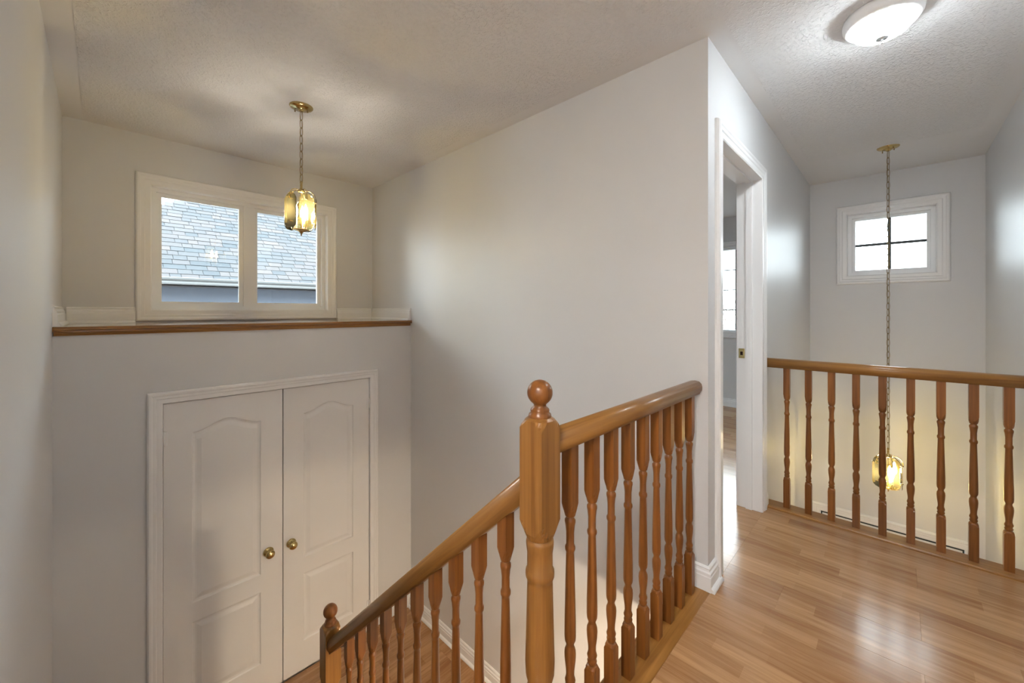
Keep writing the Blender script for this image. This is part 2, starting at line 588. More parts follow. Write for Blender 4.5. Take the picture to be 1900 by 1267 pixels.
_pm = {}
def lay(x0, x1, y0, y1, z, along, parent, mat, seed, grid=None):
    """lay boards in the rectangle, board ends staggered"""
    rnd = random.Random(seed)
    u0, u1, v0, v1 = (x0, x1, y0, y1) if along == 'Y' else (y0, y1, x0, x1)   # u across, v along
    u = u0
    k = 0
    while u < u1 - 0.004:
        wd = min(PW, u1 - u)
        if grid is not None and k == 0:
            wd = (grid - u0) % PW or PW
        v = v0
        first = rnd.choice((0.43, 0.86, 1.29, 0.645))
        while v < v1 - 0.004:
            ln = min(first if v == v0 else PL, v1 - v)
            key = (round(wd, 4), round(ln, 4), along, mat.name)
            if key not in _pm:
                _pm[key] = plank_mesh('plank', wd, ln, along, mat)
            cu, cv = u + wd / 2, v + ln / 2
            put('plank', _pm[key], parent, (cu, cv, z) if along == 'Y' else (cv, cu, z))
            v += ln
        u += wd
        k += 1

lay(2.90 - PW * 24, 2.90, YR, YD - 0.012, 0, 'Y', fl, M_LAMY, 3)
lay(DX0, DX1, YD - 0.012, YDB, 0, 'Y', fl, M_LAMY, 4, 2.90)
lay(XB + T, XBED, YDB, YBED, 0, 'Y', fl, M_LAMY, 5, 2.90)

lf = struct(boxes('floor_landing', M_SUB, [((XL, 1.925, ZLAND - 0.2), (XN, YC, ZLAND - 0.011)), ((XN, 1.81, ZLAND - 0.2), (XB, YC, ZLAND - 0.011))]),
            'orange-brown laminate floor of the lower stair landing by the closet', 'floor')
lay(XL, XB, 1.925, YC, ZLAND, 'X', lf, M_LAMX, 8)
lay(XN + 0.06, XB, 1.81, 1.925, ZLAND, 'X', lf, M_LAMX, 9)
struct(boxes('floor_lower', M_LAMX, [((XBK - T, YR - T, ZLOW - 0.1), (XE + 0.2, YW + 0.2, ZLOW))]),
       'ground storey floor far below the stairwell', 'floor')
struct(boxes('ceiling_lower', M_CEIL, [((XBK, YR, -0.27), (2.97, YD, -0.25)), ((XL, YD, -0.27), (XB, 0.69, -0.25))]),
       'underside of the upper hall floor seen from the entry', 'ceiling')

# ------------------------------------------------------------------ staircase
st = empty('staircase', (0, 0, ZLAND))
tag(st, 'wooden stair flights going down below the railing to the landing', 'staircase')
RISE, RUN = -ZLAND / 7.0, 0.204
YT0 = 0.69
def stair_part(name, mat, a, b):
    mb = MB()
    mb.box((a[0], a[1], a[2] - ZLAND), (b[0], b[1], b[2] - ZLAND))
    return mb.build(name, mat, st)
for i in range(1, 8):
    z = -RISE * i
    y0 = YT0 + RUN * (i - 1)
    if i < 7:
        stair_part('tread', M_OAKX, (XL + 0.002, y0 - 0.0, z - 0.03), (XN - 0.025, y0 + RUN + 0.025, z))
        stair_part('riser', M_TRIM, (XL + 0.002, y0, z), (XN - 0.025, y0 + 0.012, z + RISE - 0.03))
for j in range(1, 8):
    z = ZLAND - RISE * j
    y1 = 1.81 - 0.22 * (j - 1)
    if z - 0.03 > ZLOW:
        stair_part('tread', M_OAKX, (XN + 0.03, y1 - 0.22 - 0.025, z - 0.03), (XB - 0.002, y1, z))
        stair_part('riser', M_TRIM, (XN + 0.03, y1 - 0.012, z), (XB - 0.002, y1, z + RISE - 0.03))
# closed stringer under the stair railing
sg = MB()
sl = RISE / RUN
y_a, y_b = YT0, 1.93
prof = [(y_a, -0.0 - ZLAND - 0.005), (y_b, -(y_b - y_a) * sl - ZLAND - 0.005 + 0.02), (y_b, 0.0), (y_b - 0.05, 0.0), (y_a, -ZLAND - 0.36)]
sg.poly_prism(prof, 0.05, lambda u, v, q: (XN - 0.025 + q, u, v))
sg.build('stringer', M_OAKY, st)

# ------------------------------------------------------------------ oak edging of the landing and ledge
nose = MB()
nose.box((XL, YD - 0.012, -0.011), (XB, 0.69, 0.0))
o = nose.build('trim_1', M_OAKX)
struct(o, 'flat oak nosing along the floor edge under the landing guard', 'nosing')
nb = MB()
nb.sweep([(XL, 0.69, -0.012), (XB, 0.69, -0.012)], [(0, 0.012), (0.012, 0.012), (0.018, 0.006), (0.018, -0.008), (0.012, -0.014), (0, -0.014)], (0, 0, 1), side=1)
nb.build('bullnose', M_OAKX, o)
fa = MB().box((XL, 0.69, -0.27), (XB, 0.70, -0.03)).build('fascia', M_TRIM, o)

# ledge board and its moulded oak nosing
lb = struct(boxes('ledge', M_LEDGE, [((XL, YC - 0.015, 1.125), (XB, YW, 1.15))]), 'deep wooden ledge board below the wide window above the closet', 'ledge')
lm = MB()
lm.sweep([(XL + 0.004, YC, 1.15), (XB - 0.012, YC, 1.15)],
         [(0.0, -0.001), (0.020, -0.001), (0.027, -0.006), (0.027, -0.013), (0.020, -0.018), (0.012, -0.021), (0.011, -0.027), (0.014, -0.034), (0.010, -0.045), (0, -0.045)], (0, 0, 1), side=-1)
lm.build('nosing', M_OAKX, lb)['label'] = 'moulded oak nosing strip'

# ------------------------------------------------------------------ baseboards
BASE = [(0, 0), (0.017, 0), (0.017, 0.062), (0.0145, 0.066), (0.0145, 0.078), (0.009, 0.084), (0.0075, 0.092), (0.010, 0.097), (0.004, 0.104), (0, 0.104)]
SHOE = [(0.017, 0), (0.032, 0), (0.031, 0.007), (0.026, 0.014), (0.017, 0.019)]
def baseboard(name, label, path, z, shoe=True, side=1):
    mb = MB()
    p3 = [(x, y, z + 0.001) for x, y in path]
    mb.sweep(p3, BASE, (0, 0, 1), side=side)
    o_ = mb.build(name, M_TRIM)
    struct(o_, label, 'baseboard')
    if shoe:
        MB().sweep(p3, SHOE, (0, 0, 1), side=side).build('shoe_moulding', M_TRIM, o_)
    return o_
baseboard('baseboard_corner', 'white moulded baseboard wrapping the wall corner at the end of the landing guard', [(XB, 0.715), (XB, YD), (1.974, YD)], 0.0, False, -1)
MB().sweep([(XB - 0.014, YD, 0.001), (1.974, YD, 0.001)], SHOE, (0, 0, 1), side=-1).build('shoe_moulding', M_TRIM, bpy.data.objects['baseboard_corner'])
baseboard('baseboard_landing', 'white baseboard on the long wall beside the lower landing', [(XB, 1.815), (XB, YC)], ZLAND, True, 1)
baseboard('baseboard_ledge_left', 'short white baseboard return on the left wall above the ledge', [(XL, YC + 0.0), (XL, YW - 0.018)], 1.15, True, -1)
baseboard('baseboard_ledge_window', 'low white baseboard on the window wall, left of the wide window casing', [(XL + 0.018, YW), (0.163, YW)], 1.15, True, -1)
baseboard('baseboard_ledge_middle', 'low white baseboard on the window wall, right of the wide window casing', [(1.511, YW), (XB - 0.018, YW)], 1.15, True, -1)
baseboard('baseboard_ledge_right', 'short white baseboard on the long wall above the ledge end', [(XB, YC), (XB, YW - 0.018)], 1.15, True, 1)
baseboard('baseboard_bedroom', 'white baseboard under the bedroom window, seen through the doorway', [(XBED, YDB + 0.02), (XBED, YBED)], 0.0, False, 1)
baseboard('baseboard_hall', 'tiny white baseboard end between doorway casing and hall guard', [(2.882, YD), (2.935, YD)], 0.0, False, -1)

# ------------------------------------------------------------------ mouldings round openings
CAS = [(0, 0), (0, 0.010), (0.006, 0.014), (0.030, 0.014), (0.036, 0.018), (0.050, 0.018), (0.058, 0.022), (0.068, 0.022), (0.074, 0.017), (0.078, 0.008), (0.078, 0)]
def scaled(prof, w_):
    k = w_ / prof[-1][0]
    return [(a * k, b) for a, b in prof]

# doorway to bedroom: casing, jamb, stop, strike
tr2 = empty('trim_2', (DX1, YD, 0))
struct(tr2, 'white doorway surround with moulded casing leading into the bedroom', 'door frame')
def at(mb, o_, name, mat):
    m_ = mb.build(name, mat, o_)
    m_.location = [-c for c in o_.location]
    return m_
at(MB().sweep([(DX0, YD, 0.001), (DX0, YD, DZ), (DX1, YD, DZ), (DX1, YD, 0.001)], scaled(CAS, 0.078), (0, -1, 0), side=1), tr2, 'casing', M_TRIM)
at(MB().sweep([(DX0, YDB, 0.001), (DX0, YDB, DZ), (DX1, YDB, DZ), (DX1, YDB, 0.001)], scaled(CAS, 0.078), (0, 1, 0), side=-1), tr2, 'casing', M_TRIM)
at(MB().box((DX0 - 0.02, YD, 0.001), (DX0, YDB, DZ)), tr2, 'jamb', M_TRIM)
at(MB().box((DX1, YD, 0.001), (DX1 + 0.02, YDB, DZ)), tr2, 'jamb', M_TRIM)
at(MB().box((DX0 - 0.02, YD, DZ), (DX1 + 0.02, YDB, DZ + 0.02)), tr2, 'head_jamb', M_TRIM)
at(MB().sweep([(DX0, 0.655, 0.001), (DX0, 0.655, DZ), (DX1, 0.655, DZ), (DX1, 0.655, 0.001)], [(0, -0.017), (0.011, -0.017), (0.011, 0.017), (0, 0.017)], (0, 1, 0), side=1), tr2, 'door_stop', M_TRIM)
sp = at(MB().box((DX1 - 0.0025, 0.680, 0.935), (DX1, 0.713, 0.995)), tr2, 'strike_plate', M_BRASS)
MB().box((DX1 - 0.004, 0.690, 0.953), (DX1 - 0.0022, 0.704, 0.976)).build('latch_hole', M_BLACK, sp)

# closet: casing + two panelled leaves
tr3 = struct(MB().sweep([(CX0, YC, ZLAND + 0.001), (CX0, YC, CZ1), (CX1, YC, CZ1), (CX1, YC, ZLAND + 0.001)], scaled(CAS, 0.068), (0, -1, 0), side=1).build('trim_3', M_TRIM),
             'white moulded casing around the closet double doors', 'door frame')
MB().box((CX0 - 0.02, YC + 0.001, ZLAND), (CX0 - 0.001, YC + 0.1, CZ1)).build('jamb', M_TRIM, tr3)
MB().box((CX1 + 0.001, YC + 0.001, ZLAND), (CX1 + 0.02, YC + 0.1, CZ1)).build('jamb', M_TRIM, tr3)
MB().box((CX0 - 0.02, YC + 0.001, CZ1 + 0.001), (CX1 + 0.02, YC + 0.1, CZ1 + 0.02)).build('head_jamb', M_TRIM, tr3)

def offset_loop(pts, d):
    """inset a counter-clockwise outline by d"""
    n = len(pts)
    out = []
    for i in range(n):
        p0, p1, p2 = Vector(pts[i - 1]), Vector(pts[i]), Vector(pts[(i + 1) % n])
        t1, t2 = (p1 - p0).normalized(), (p2 - p1).normalized()
        n1, n2 = Vector((-t1.y, t1.x)), Vector((-t2.y, t2.x))
        q = (n1 + n2) / max(0.3, 1 + n1.dot(n2))
        out.append((p1.x + q.x * d, p1.y + q.y * d))
    return out

def arch_outline(x0, x1, z0, z1, rise, n=20):
    pts = [(x0, z0), (x1, z0)]
    for i in range(n + 1):
        t = i / n
        x = x1 + (x0 - x1) * t
        pts.append((x, z1 + rise * (0.5 - 0.5 * math.cos(2 * PI * t)) ** 1.15))
    return pts

def door_leaf(wd, ht, th, panels, name, mat, parent=None):
    """panel door: front face at y = 0 (looking from -y), back at y = th"""
    mb = MB()
    outer = [(0, 0), (wd, 0), (wd, ht), (0, ht)]
    loops = [outer] + panels
    flat = [p for l in loops for p in l]
    tris = tessellate_polygon([[Vector((x, z, 0)) for x, z in l] for l in loops])
    mb.add([(x, 0, z) for x, z in flat], [tuple(t) for t in tris])
    for l in panels:
        steps = [(0, 0), (0.006, 0.006), (0.016, 0.008), (0.024, 0.007), (0.046, 0.0015)]
        prev = [(x, 0, z) for x, z in l]
        n = len(l)
        for d, dep in steps[1:]:
            cur = [(x, dep, z) for x, z in offset_loop(l, d)]
            mb.add(prev + cur, [(i, (i + 1) % n, n + (i + 1) % n, n + i) for i in range(n)], False)
            prev = cur
        mb.add(prev, [tuple(range(n))])
    mb.add([(0, 0, 0), (wd, 0, 0), (wd, 0, ht), (0, 0, ht), (0, th, 0), (wd, th, 0), (wd, th, ht), (0, th, ht)],
           [(0, 4, 5, 1), (1, 5, 6, 2), (2, 6, 7, 3), (3, 7, 4, 0), (4, 7, 6, 5)])
    me = bpy.data.meshes.new(name)
    me.from_pydata(mb.v, [], mb.f)
    bm = bmesh.new()
    bm.from_mesh(me)
    bmesh.ops.remove_doubles(bm, verts=bm.verts, dist=1e-5)
    bmesh.ops.recalc_face_normals(bm, faces=bm.faces)
    bm.to_mesh(me)
    bm.free()
    me.materials.append(mat)
    return put(name, me, parent)

LW = (CX1 - CX0 - 0.012) / 2
LH = CZ1 - ZLAND - 0.012
def closet_leaf(name, x0, label, knob_x, hinge_x):
    root = empty(name, (x0, YC + 0.006, ZLAND + 0.007))
    struct(root, label, 'door')
    m_ = 0.128
    pan = [arch_outline(m_, LW - m_, 0.79, 1.81, 0.055), [(m_, 0.20), (LW - m_, 0.20), (LW - m_, 0.675), (m_, 0.675)]]
    door_leaf(LW, LH, 0.035, pan, 'leaf', M_DOOR, root)
    kb = MB()
    kb.lathe([(0.0, 0), (0.030, 0.0), (0.031, 0.004), (0.024, 0.008), (0.011, 0.012), (0.010, 0.026), (0.016, 0.031), (0.025, 0.038), (0.0275, 0.046), (0.025, 0.053), (0.017, 0.058), (0.0, 0.060)], 24)
    k = kb.build('knob', M_BRASS, root)
    k.location = (knob_x, -0.0005, 0.925)
    k.rotation_euler = (PI / 2, 0, 0)
    for z in (0.20, 1.80):
        h = MB().lathe([(0.0055, 0), (0.0055, 0.078)], 8)
        h.box((-0.001, 0.0, 0.0), (0.018, 0.0025, 0.078)) if hinge_x < 0.3 else h.box((-0.018, 0.0, 0.0), (0.001, 0.0025, 0.078))
        hh = h.build('hinge', M_TRIM, root)
        hh.location = (hinge_x, -0.0065, z - 0.04)
    return root
closet_leaf('door_1', CX0 + 0.003, 'white arched-panel closet door leaf, hinged on the left, knob at its right edge', LW - 0.085, 0.002)
closet_leaf('door_2', CX0 + 0.009 + LW, 'white arched-panel closet door leaf beside the stair railing, knob at its left edge', 0.048, LW - 0.002)

# front door, far below the hall guard
d3 = empty('door_3', (XE + 0.008, FY1 - 0.003, ZLOW + 0.005))
d3.rotation_euler = (0, 0, -PI / 2)
struct(d3, 'white front door top glimpsed through the balusters of the hall guard', 'door')
FW = FY1 - FY0 - 0.006
FH = FZ1 - ZLOW - 0.012
door_leaf(FW, FH, 0.04, [[(0.12, 1.05), (0.40, 1.05), (0.40, 1.88), (0.12, 1.88)], [(0.50, 1.05), (0.78, 1.05), (0.78, 1.88), (0.50, 1.88)], [(0.12, 0.2), (0.40, 0.2), (0.40, 0.9), (0.12, 0.9)], [(0.50, 0.2), (0.78, 0.2), (0.78, 0.9), (0.50, 0.9)]], 'leaf', M_DOOR, d3)
kb = MB().lathe([(0.0, 0), (0.032, 0.0), (0.03, 0.006), (0.012, 0.012), (0.011, 0.03), (0.027, 0.045), (0.02, 0.062), (0.0, 0.066)], 20).build('knob', M_BRASS, d3)
kb.location = (FW - 0.07, -0.0005, 0.95)
kb.rotation_euler = (PI / 2, 0, 0)
gk = MB()  # dark strip around the leaf stands in for the shadow inside the casing
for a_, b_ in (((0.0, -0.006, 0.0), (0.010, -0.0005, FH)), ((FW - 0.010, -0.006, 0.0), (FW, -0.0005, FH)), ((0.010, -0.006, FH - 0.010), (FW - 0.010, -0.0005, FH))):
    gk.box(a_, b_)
gk.build('shadow_line', M_MUNTIN, d3)
tr4 = struct(MB().sweep([(XE, FY1, ZLOW + 0.001), (XE, FY1, FZ1), (XE, FY0, FZ1), (XE, FY0, ZLOW + 0.001)], scaled(CAS, 0.07), (-1, 0, 0), side=1).build('trim_4', M_TRIM),
             'white moulded casing around the front door below the hall guard', 'door frame')
for a, b in (((XE + 0.001, FY0 - 0.019, ZLOW), (XE + 0.2, FY0 - 0.001, FZ1)), ((XE + 0.001, FY1 + 0.001, ZLOW), (XE + 0.2, FY1 + 0.019, FZ1)), ((XE + 0.001, FY0 - 0.019, FZ1 + 0.001), (XE + 0.2, FY1 + 0.019, FZ1 + 0.019))):
    MB().box(a, b).build('jamb', M_TRIM, tr4)

# ------------------------------------------------------------------ windows
def rect_frame(mb, x0, x1, z0, z1, wdt, y0, y1, to3):
    """hollow rectangular frame, outer size given, bar width wdt, depth y0..y1"""
    o_ = [(x0, z0), (x1, z0), (x1, z1), (x0, z1)]
    i_ = [(x0 + wdt, z0 + wdt), (x1 - wdt, z0 + wdt), (x1 - wdt, z1 - wdt), (x0 + wdt, z1 - wdt)]
    vs_ = [to3(x, y0, z) for x, z in o_] + [to3(x, y0, z) for x, z in i_] + [to3(x, y1, z) for x, z in o_] + [to3(x, y1, z) for x, z in i_]
    fs = []
    for k in range(4):
        n = (k + 1) % 4
        fs += [(k, n, 4 + n, 4 + k), (8 + k, 12 + k, 12 + n, 8 + n), (k, 8 + k, 8 + n, n), (4 + k, 4 + n, 12 + n, 12 + k)]
    return mb.add(vs_, fs)

# window_1: wide slider above the ledge
w1 = empty('window_1', (0, 0, 0))
struct(w1, 'wide white two-pane window above the ledge looking on to a shingled roof', 'window')
idn = lambda x, y, z: (x, y, z)
MB().sweep([(WX0, YW, WZ0), (WX0, YW, WZ1), (WX1, YW, WZ1), (WX1, YW, WZ0)], scaled(CAS, 0.082), (0, -1, 0), closed=True, side=1).build('casing', M_TRIM, w1)
rect_frame(MB(), WX0 - 0.012, WX1 + 0.012, WZ0 - 0.012, WZ1 + 0.012, 0.0125, YW + 0.001, YW + 0.08, idn).build('reveal', M_TRIM, w1)
rect_frame(MB(), WX0, WX1, WZ0, WZ1, 0.028, YW + 0.045, YW + 0.15, idn).build('frame', M_VINYL, w1)
MB().box((0.795, YW + 0.055, WZ0 + 0.028), (0.868, YW + 0.14, WZ1 - 0.028)).build('mullion', M_VINYL, w1)
for x0, x1, y0 in ((WX0 + 0.026, 0.797, YW + 0.065), (0.866, WX1 - 0.026, YW + 0.085)):
    s_ = rect_frame(MB(), x0, x1, WZ0 + 0.026, WZ1 - 0.026, 0.027, y0, y0 + 0.03, idn).build('sash', M_VINYL, w1)
    MB().box((x0 + 0.025, y0 + 0.012, WZ0 + 0.05), (x1 - 0.025, y0 + 0.016, WZ1 - 0.05)).build('pane', M_GLASS, s_)
    rect_frame(MB(), x0 + 0.024, x1 - 0.024, WZ0 + 0.05, WZ1 - 0.05, 0.008, y0 - 0.003, y0 + 0.002, idn).build('glazing_bead', M_VINYL, s_)

# window_2: small square window high on the entry wall
w2 = empty('window_2', (XE, 0, 0))
struct(w2, 'small high window with dark cross bars on the entry wall', 'window')
tx = lambda x, y, z: (y, -x, z)        # local frame drawing x -> -Y, depth -> +X
L0, L1 = -EY1, -EY0
MB().sweep([(0, EY1, EZ0), (0, EY1, EZ1), (0, EY0, EZ1), (0, EY0, EZ0)], scaled(CAS, 0.078), (-1, 0, 0), closed=True, side=1).build('casing', M_TRIM, w2)
rect_frame(MB(), L0 - 0.012, L1 + 0.012, EZ0 - 0.012, EZ1 + 0.012, 0.0125, 0.001, 0.1, tx).build('reveal', M_TRIM, w2)
rect_frame(MB(), L0, L1, EZ0, EZ1, 0.030, 0.06, 0.17, tx).build('frame', M_VINYL, w2)
s_ = rect_frame(MB(), L0 + 0.03, L1 - 0.03, EZ0 + 0.03, EZ1 - 0.03, 0.022, 0.085, 0.125, tx).build('sash', M_VINYL, w2)
ymid, zmid = (EY0 + EY1) / 2, (EZ0 + EZ1) / 2
pw = (0.10, 0.104)
for ya, yb in ((EY0 + 0.05, ymid), (ymid, EY1 - 0.05)):
    for za, zb in ((EZ0 + 0.05, zmid), (zmid, EZ1 - 0.05)):
        MB().box((pw[0], ya, za), (pw[1], yb, zb)).build('pane', M_GLASS, s_)
MB().box((0.095, EY0 + 0.05, zmid - 0.011), (0.109, EY1 - 0.05, zmid + 0.011)).build('muntin', M_MUNTIN, s_)
MB().box((0.0955, ymid - 0.011, EZ0 + 0.05), (0.1085, ymid + 0.011, EZ1 - 0.05)).build('muntin', M_MUNTIN, s_)

# window_3: gridded bedroom window
w3 = empty('window_3', (XBED, 0, 0))
struct(w3, 'white gridded bedroom window seen through the doorway', 'window')
L0, L1 = -BY1, -BY0
MB().sweep([(0, BY1, BZ0), (0, BY1, BZ1), (0, BY0, BZ1), (0, BY0, BZ0)], scaled(CAS, 0.085), (-1, 0, 0), closed=True, side=1).build('casing', M_TRIM, w3)
rect_frame(MB(), L0 - 0.012, L1 + 0.012, BZ0 - 0.012, BZ1 + 0.012, 0.0125, 0.001, 0.1, tx).build('reveal', M_TRIM, w3)
rect_frame(MB(), L0, L1, BZ0, BZ1, 0.022, 0.03, 0.14, tx).build('frame', M_VINYL, w3)
MB().box((0.100, BY0 + 0.02, BZ0 + 0.02), (0.104, BY1 - 0.02, BZ1 - 0.02)).build('pane', M_GLASS, w3)
for k in range(1, 4):
    z = BZ0 + 0.02 + (BZ1 - BZ0 - 0.04) * k / 4
    MB().box((0.096, BY0 + 0.02, z - 0.006), (0.108, BY1 - 0.02, z + 0.006)).build('muntin', M_MUNTIN, w3)
for y in (1.05, 1.27, 1.49, 1.71, 1.93, 2.15):
    MB().box((0.0965, y - 0.006, BZ0 + 0.02), (0.1075, y + 0.006, BZ1 - 0.02)).build('muntin', M_MUNTIN, w3)

w4 = empty('added_window_4', (0, 0, 0))  # unseen window added to bring daylight on to the bedroom's far wall
struct(w4, 'unseen window added on the bedroom side wall to let in daylight', 'window')
rect_frame(MB(), 3.0, 4.9, 0.9, 2.1, 0.05, YBED + 0.02, YBED + 0.1, idn).build('frame', M_VINYL, w4)
MB().box((3.04, YBED + 0.05, 0.94), (4.86, YBED + 0.054, 2.06)).build('pane', M_GLASS, w4)

# ------------------------------------------------------------------ railings
def turned(z_off, z_low, z_top, sq=0.0165):
    """baluster: square foot, turned shaft, square head; z_off lifts the turned section"""
    mb = MB()
    o_ = z_off
    mb.turned_square(sq, [(9, z_low), (9, 0.164 + o_), (sq * 1.12, 0.173 + o_), (sq * 0.9, 0.179 + o_), (sq * 0.7, 0.181 + o_)])
    P = [(0.0105, 0.178), (0.0135, 0.186), (0.0145, 0.192), (0.0120, 0.198), (0.0140, 0.203), (0.0150, 0.209), (0.0130, 0.215), (0.0112, 0.222), (0.0118, 0.236), (0.0150, 0.262), (0.0160, 0.280),
         (0.0150, 0.293), (0.0112, 0.302), (0.0108, 0.308), (0.0150, 0.318), (0.0158, 0.330), (0.0156, 0.372), (0.0135, 0.470), (0.0115, 0.556), (0.0115, 0.564), (0.0142, 0.569), (0.0146, 0.574), (0.0142, 0.579),
         (0.0112, 0.585), (0.0114, 0.618), (0.0135, 0.638), (0.0152, 0.646), (0.0150, 0.653), (0.0112, 0.658), (0.0112, 0.668)]
    mb.lathe([(r, z + o_) for r, z in P], 12)
    mb.turned_square(sq, [(sq * 0.68, 0.661 + o_), (sq * 0.86, 0.664 + o_), (sq * 1.05, 0.676 + o_), (sq * 1.25, 0.686 + o_), (9, 0.698 + o_), (9, z_top)])
    return mb.mesh('baluster', M_OAK)

def newel_mesh(z0, lift):
    """newel post, floor at z = lift; z0 = bottom end"""
    mb = MB()
    s_ = 0.0365
    mb.turned_square(s_, [(9, z0), (9, 0.235 + lift), (s_ * 1.15, 0.253 + lift), (s_ * 0.95, 0.26 + lift), (s_ * 0.8, 0.262 + lift)], 32)
    P = [(0.027, 0.255), (0.031, 0.266), (0.0335, 0.276), (0.0305, 0.288), (0.0315, 0.296), (0.036, 0.312), (0.0375, 0.345), (0.0365, 0.38), (0.0345, 0.46), (0.0325, 0.545), (0.0325, 0.553), (0.0362, 0.559),
         (0.0368, 0.567), (0.0362, 0.575), (0.0325, 0.581), (0.0325, 0.62), (0.0345, 0.634), (0.0355, 0.646), (0.0345, 0.652), (0.0300, 0.656), (0.030, 0.668)]
    mb.lathe([(r, z + lift) for r, z in P], 24)
    mb.turned_square(s_, [(s_ * 0.80, 0.656 + lift), (s_ * 0.92, 0.659 + lift), (s_ * 1.1, 0.674 + lift), (s_ * 1.28, 0.688 + lift), (9, 0.702 + lift), (9, 0.936 + lift), (s_ * 1.28, 0.946 + lift), (s_ * 1.05, 0.956 + lift), (s_ * 0.82, 0.962 + lift)], 32)
    return mb.mesh('newel_post', M_OAKN)

def finial_mesh(lift):
    mb = MB()
    P = [(0.028, 0.958), (0.0295, 0.964), (0.028, 0.970), (0.023, 0.974), (0.0245, 0.979), (0.023, 0.983), (0.0165, 0.988), (0.0155, 0.993), (0.019, 0.997)]
    R_, zc = 0.0325, 1.0235
    for k in range(1, 13):
        a = -PI / 2 + 0.62 + (PI - 0.62) * k / 12
        P.append((max(R_ * math.cos(a), 0.0004), zc + R_ * math.sin(a)))
    mb.lathe([(r, z + lift) for r, z in P], 24)
    return mb.mesh('ball_finial', M_OAK)

RAIL = [(-0.020, -0.058), (0.020, -0.058), (0.022, -0.050), (0.030, -0.040), (0.0315, -0.026), (0.028, -0.012), (0.018, -0.003), (0.0, 0.0), (-0.018, -0.003), (-0.028, -0.012), (-0.0315, -0.026), (-0.030, -0.040), (-0.022, -0.050)]
def rail(mb, p, q, normal_up, plumb=0.0):
    """straight handrail from p to q, top line given"""
    p, q, u = Vector(p), Vector(q), Vector(normal_up)
    t = (q - p).normalized()
    s_ = t.cross(u).normalized()
    u2 = s_.cross(t)
    return mb.rings([[c + s_ * a + u2 * b - t * (b * plumb) for a, b in RAIL] for c in (p, q)], True)

# landing guard: from the newel to the long wall
g1 = empty('landing_guard', (XN, YG, 0))
tag(g1, 'oak guard railing from the ball-topped newel to the white wall corner', 'railing')
n1 = put('newel_post', newel_mesh(0.0005, 0.0), g1)
put('ball_finial', finial_mesh(0.0), n1)
rail(MB(), (0.030, 0, 0.918), (XB - XN - 0.001, 0, 0.918), (0, 0, 1)).build('handrail', M_OAKX, g1)
bm_guard = turned(0.0, 0.0005, 0.864)
for k in range(9):
    put('baluster', bm_guard, g1, (0.905 + 0.1106 * k - XN, 0, 0))

# stair railing: sloping down to the second newel
Y2 = 1.975
g2 = empty('stair_railing', (XN, Y2, ZLAND))
tag(g2, 'oak stair railing sloping down to the small lower newel by the closet', 'railing')
LIFT = 1.31 - 1.25
n2 = put('newel_post', newel_mesh(0.001, LIFT), g2)
put('ball_finial', finial_mesh(LIFT), n2)
SLP = 0.916
zt = lambda y: 0.808 - (y - 0.70) * SLP         # top line of the sloping rail
ya, yb = YG + 0.0370, Y2 - 0.0362
ang = math.atan(SLP)
RL = (yb - ya) / math.cos(ang)
hr = rail(MB(), (0, 0, 0), (0, RL, 0), (0, 0, 1), SLP).build('handrail', M_OAKY, g2)
hr.location = (0, ya - Y2, zt(ya) - ZLAND)
hr.rotation_euler = (-ang, 0, 0)
for k in range(10):
    y = 0.773 + 0.1103 * k
    top = zt(y) - 0.065
    low = -(y - YT0) * sl + 0.02
    me = turned(top - 0.864 + 0.07 - ZLAND, low - ZLAND - 0.03, top - ZLAND)
    put('baluster', me, g2, (0, y - Y2, 0))

# hall guard in front of the entry void
g3 = empty('hall_guard', (XG, YD, 0))
tag(g3, 'oak guard railing along the hall edge in front of the entry void', 'railing')
pl = MB()
pl.rings([[(x, y, z) for x, z in ((-0.061, -0.25), (0.050, -0.25), (0.058, -0.012), (0.060, 0.002), (0.056, 0.010), (0.050, 0.012), (-0.056, 0.012), (-0.061, 0.007))] for y in (-0.002, YR - YD + 0.002)], False)
pl.build('base_plate', M_OAKY, g3)
rail(MB(), (0, -0.002, 0.932), (0, YR - YD + 0.002, 0.932), (0, 0, 1)).build('handrail', M_OAKY, g3)
bm_hall = turned(0.018, 0.0122, 0.878)
for k in range(10):
    y = 0.486 - 0.1085 * k - YD
    if y > YR - YD + 0.01:
        put('baluster', bm_hall, g3, (0, y, 0))

# ------------------------------------------------------------------ lamps
def ring_link(lw, lh, r, n=14):
    pts = []
    for i in range(n):
        a = 2 * PI * i / n
        c, s_ = math.cos(a), math.sin(a)
        pts.append((lw * math.copysign(abs(c) ** 0.8, c), 0, lh * math.copysign(abs(s_) ** 0.8, s_)))
    return MB().tube(pts, r, 6, True).mesh('chain_link', M_BRASSD)
LINK = ring_link(0.0095, 0.0265, 0.0018)

def panel_pts(w_, h_, c_):
    return [(-w_ / 2 + c_, 0), (w_ / 2 - c_, 0), (w_ / 2 - c_ * 0.25, c_ * 0.35), (w_ / 2, c_ * 1.1), (w_ / 2, h_ - c_ * 1.3), (w_ / 2 - c_ * 0.5, h_ - c_ * 0.55), (w_ / 2 - c_ * 1.3, h_), (-w_ / 2 + c_ * 1.3, h_), (-w_ / 2 + c_ * 0.5, h_ - c_ * 0.55), (-w_ / 2, h_ - c_ * 1.3), (-w_ / 2, c_ * 1.1), (-w_ / 2 + c_ * 0.25, c_ * 0.35)]

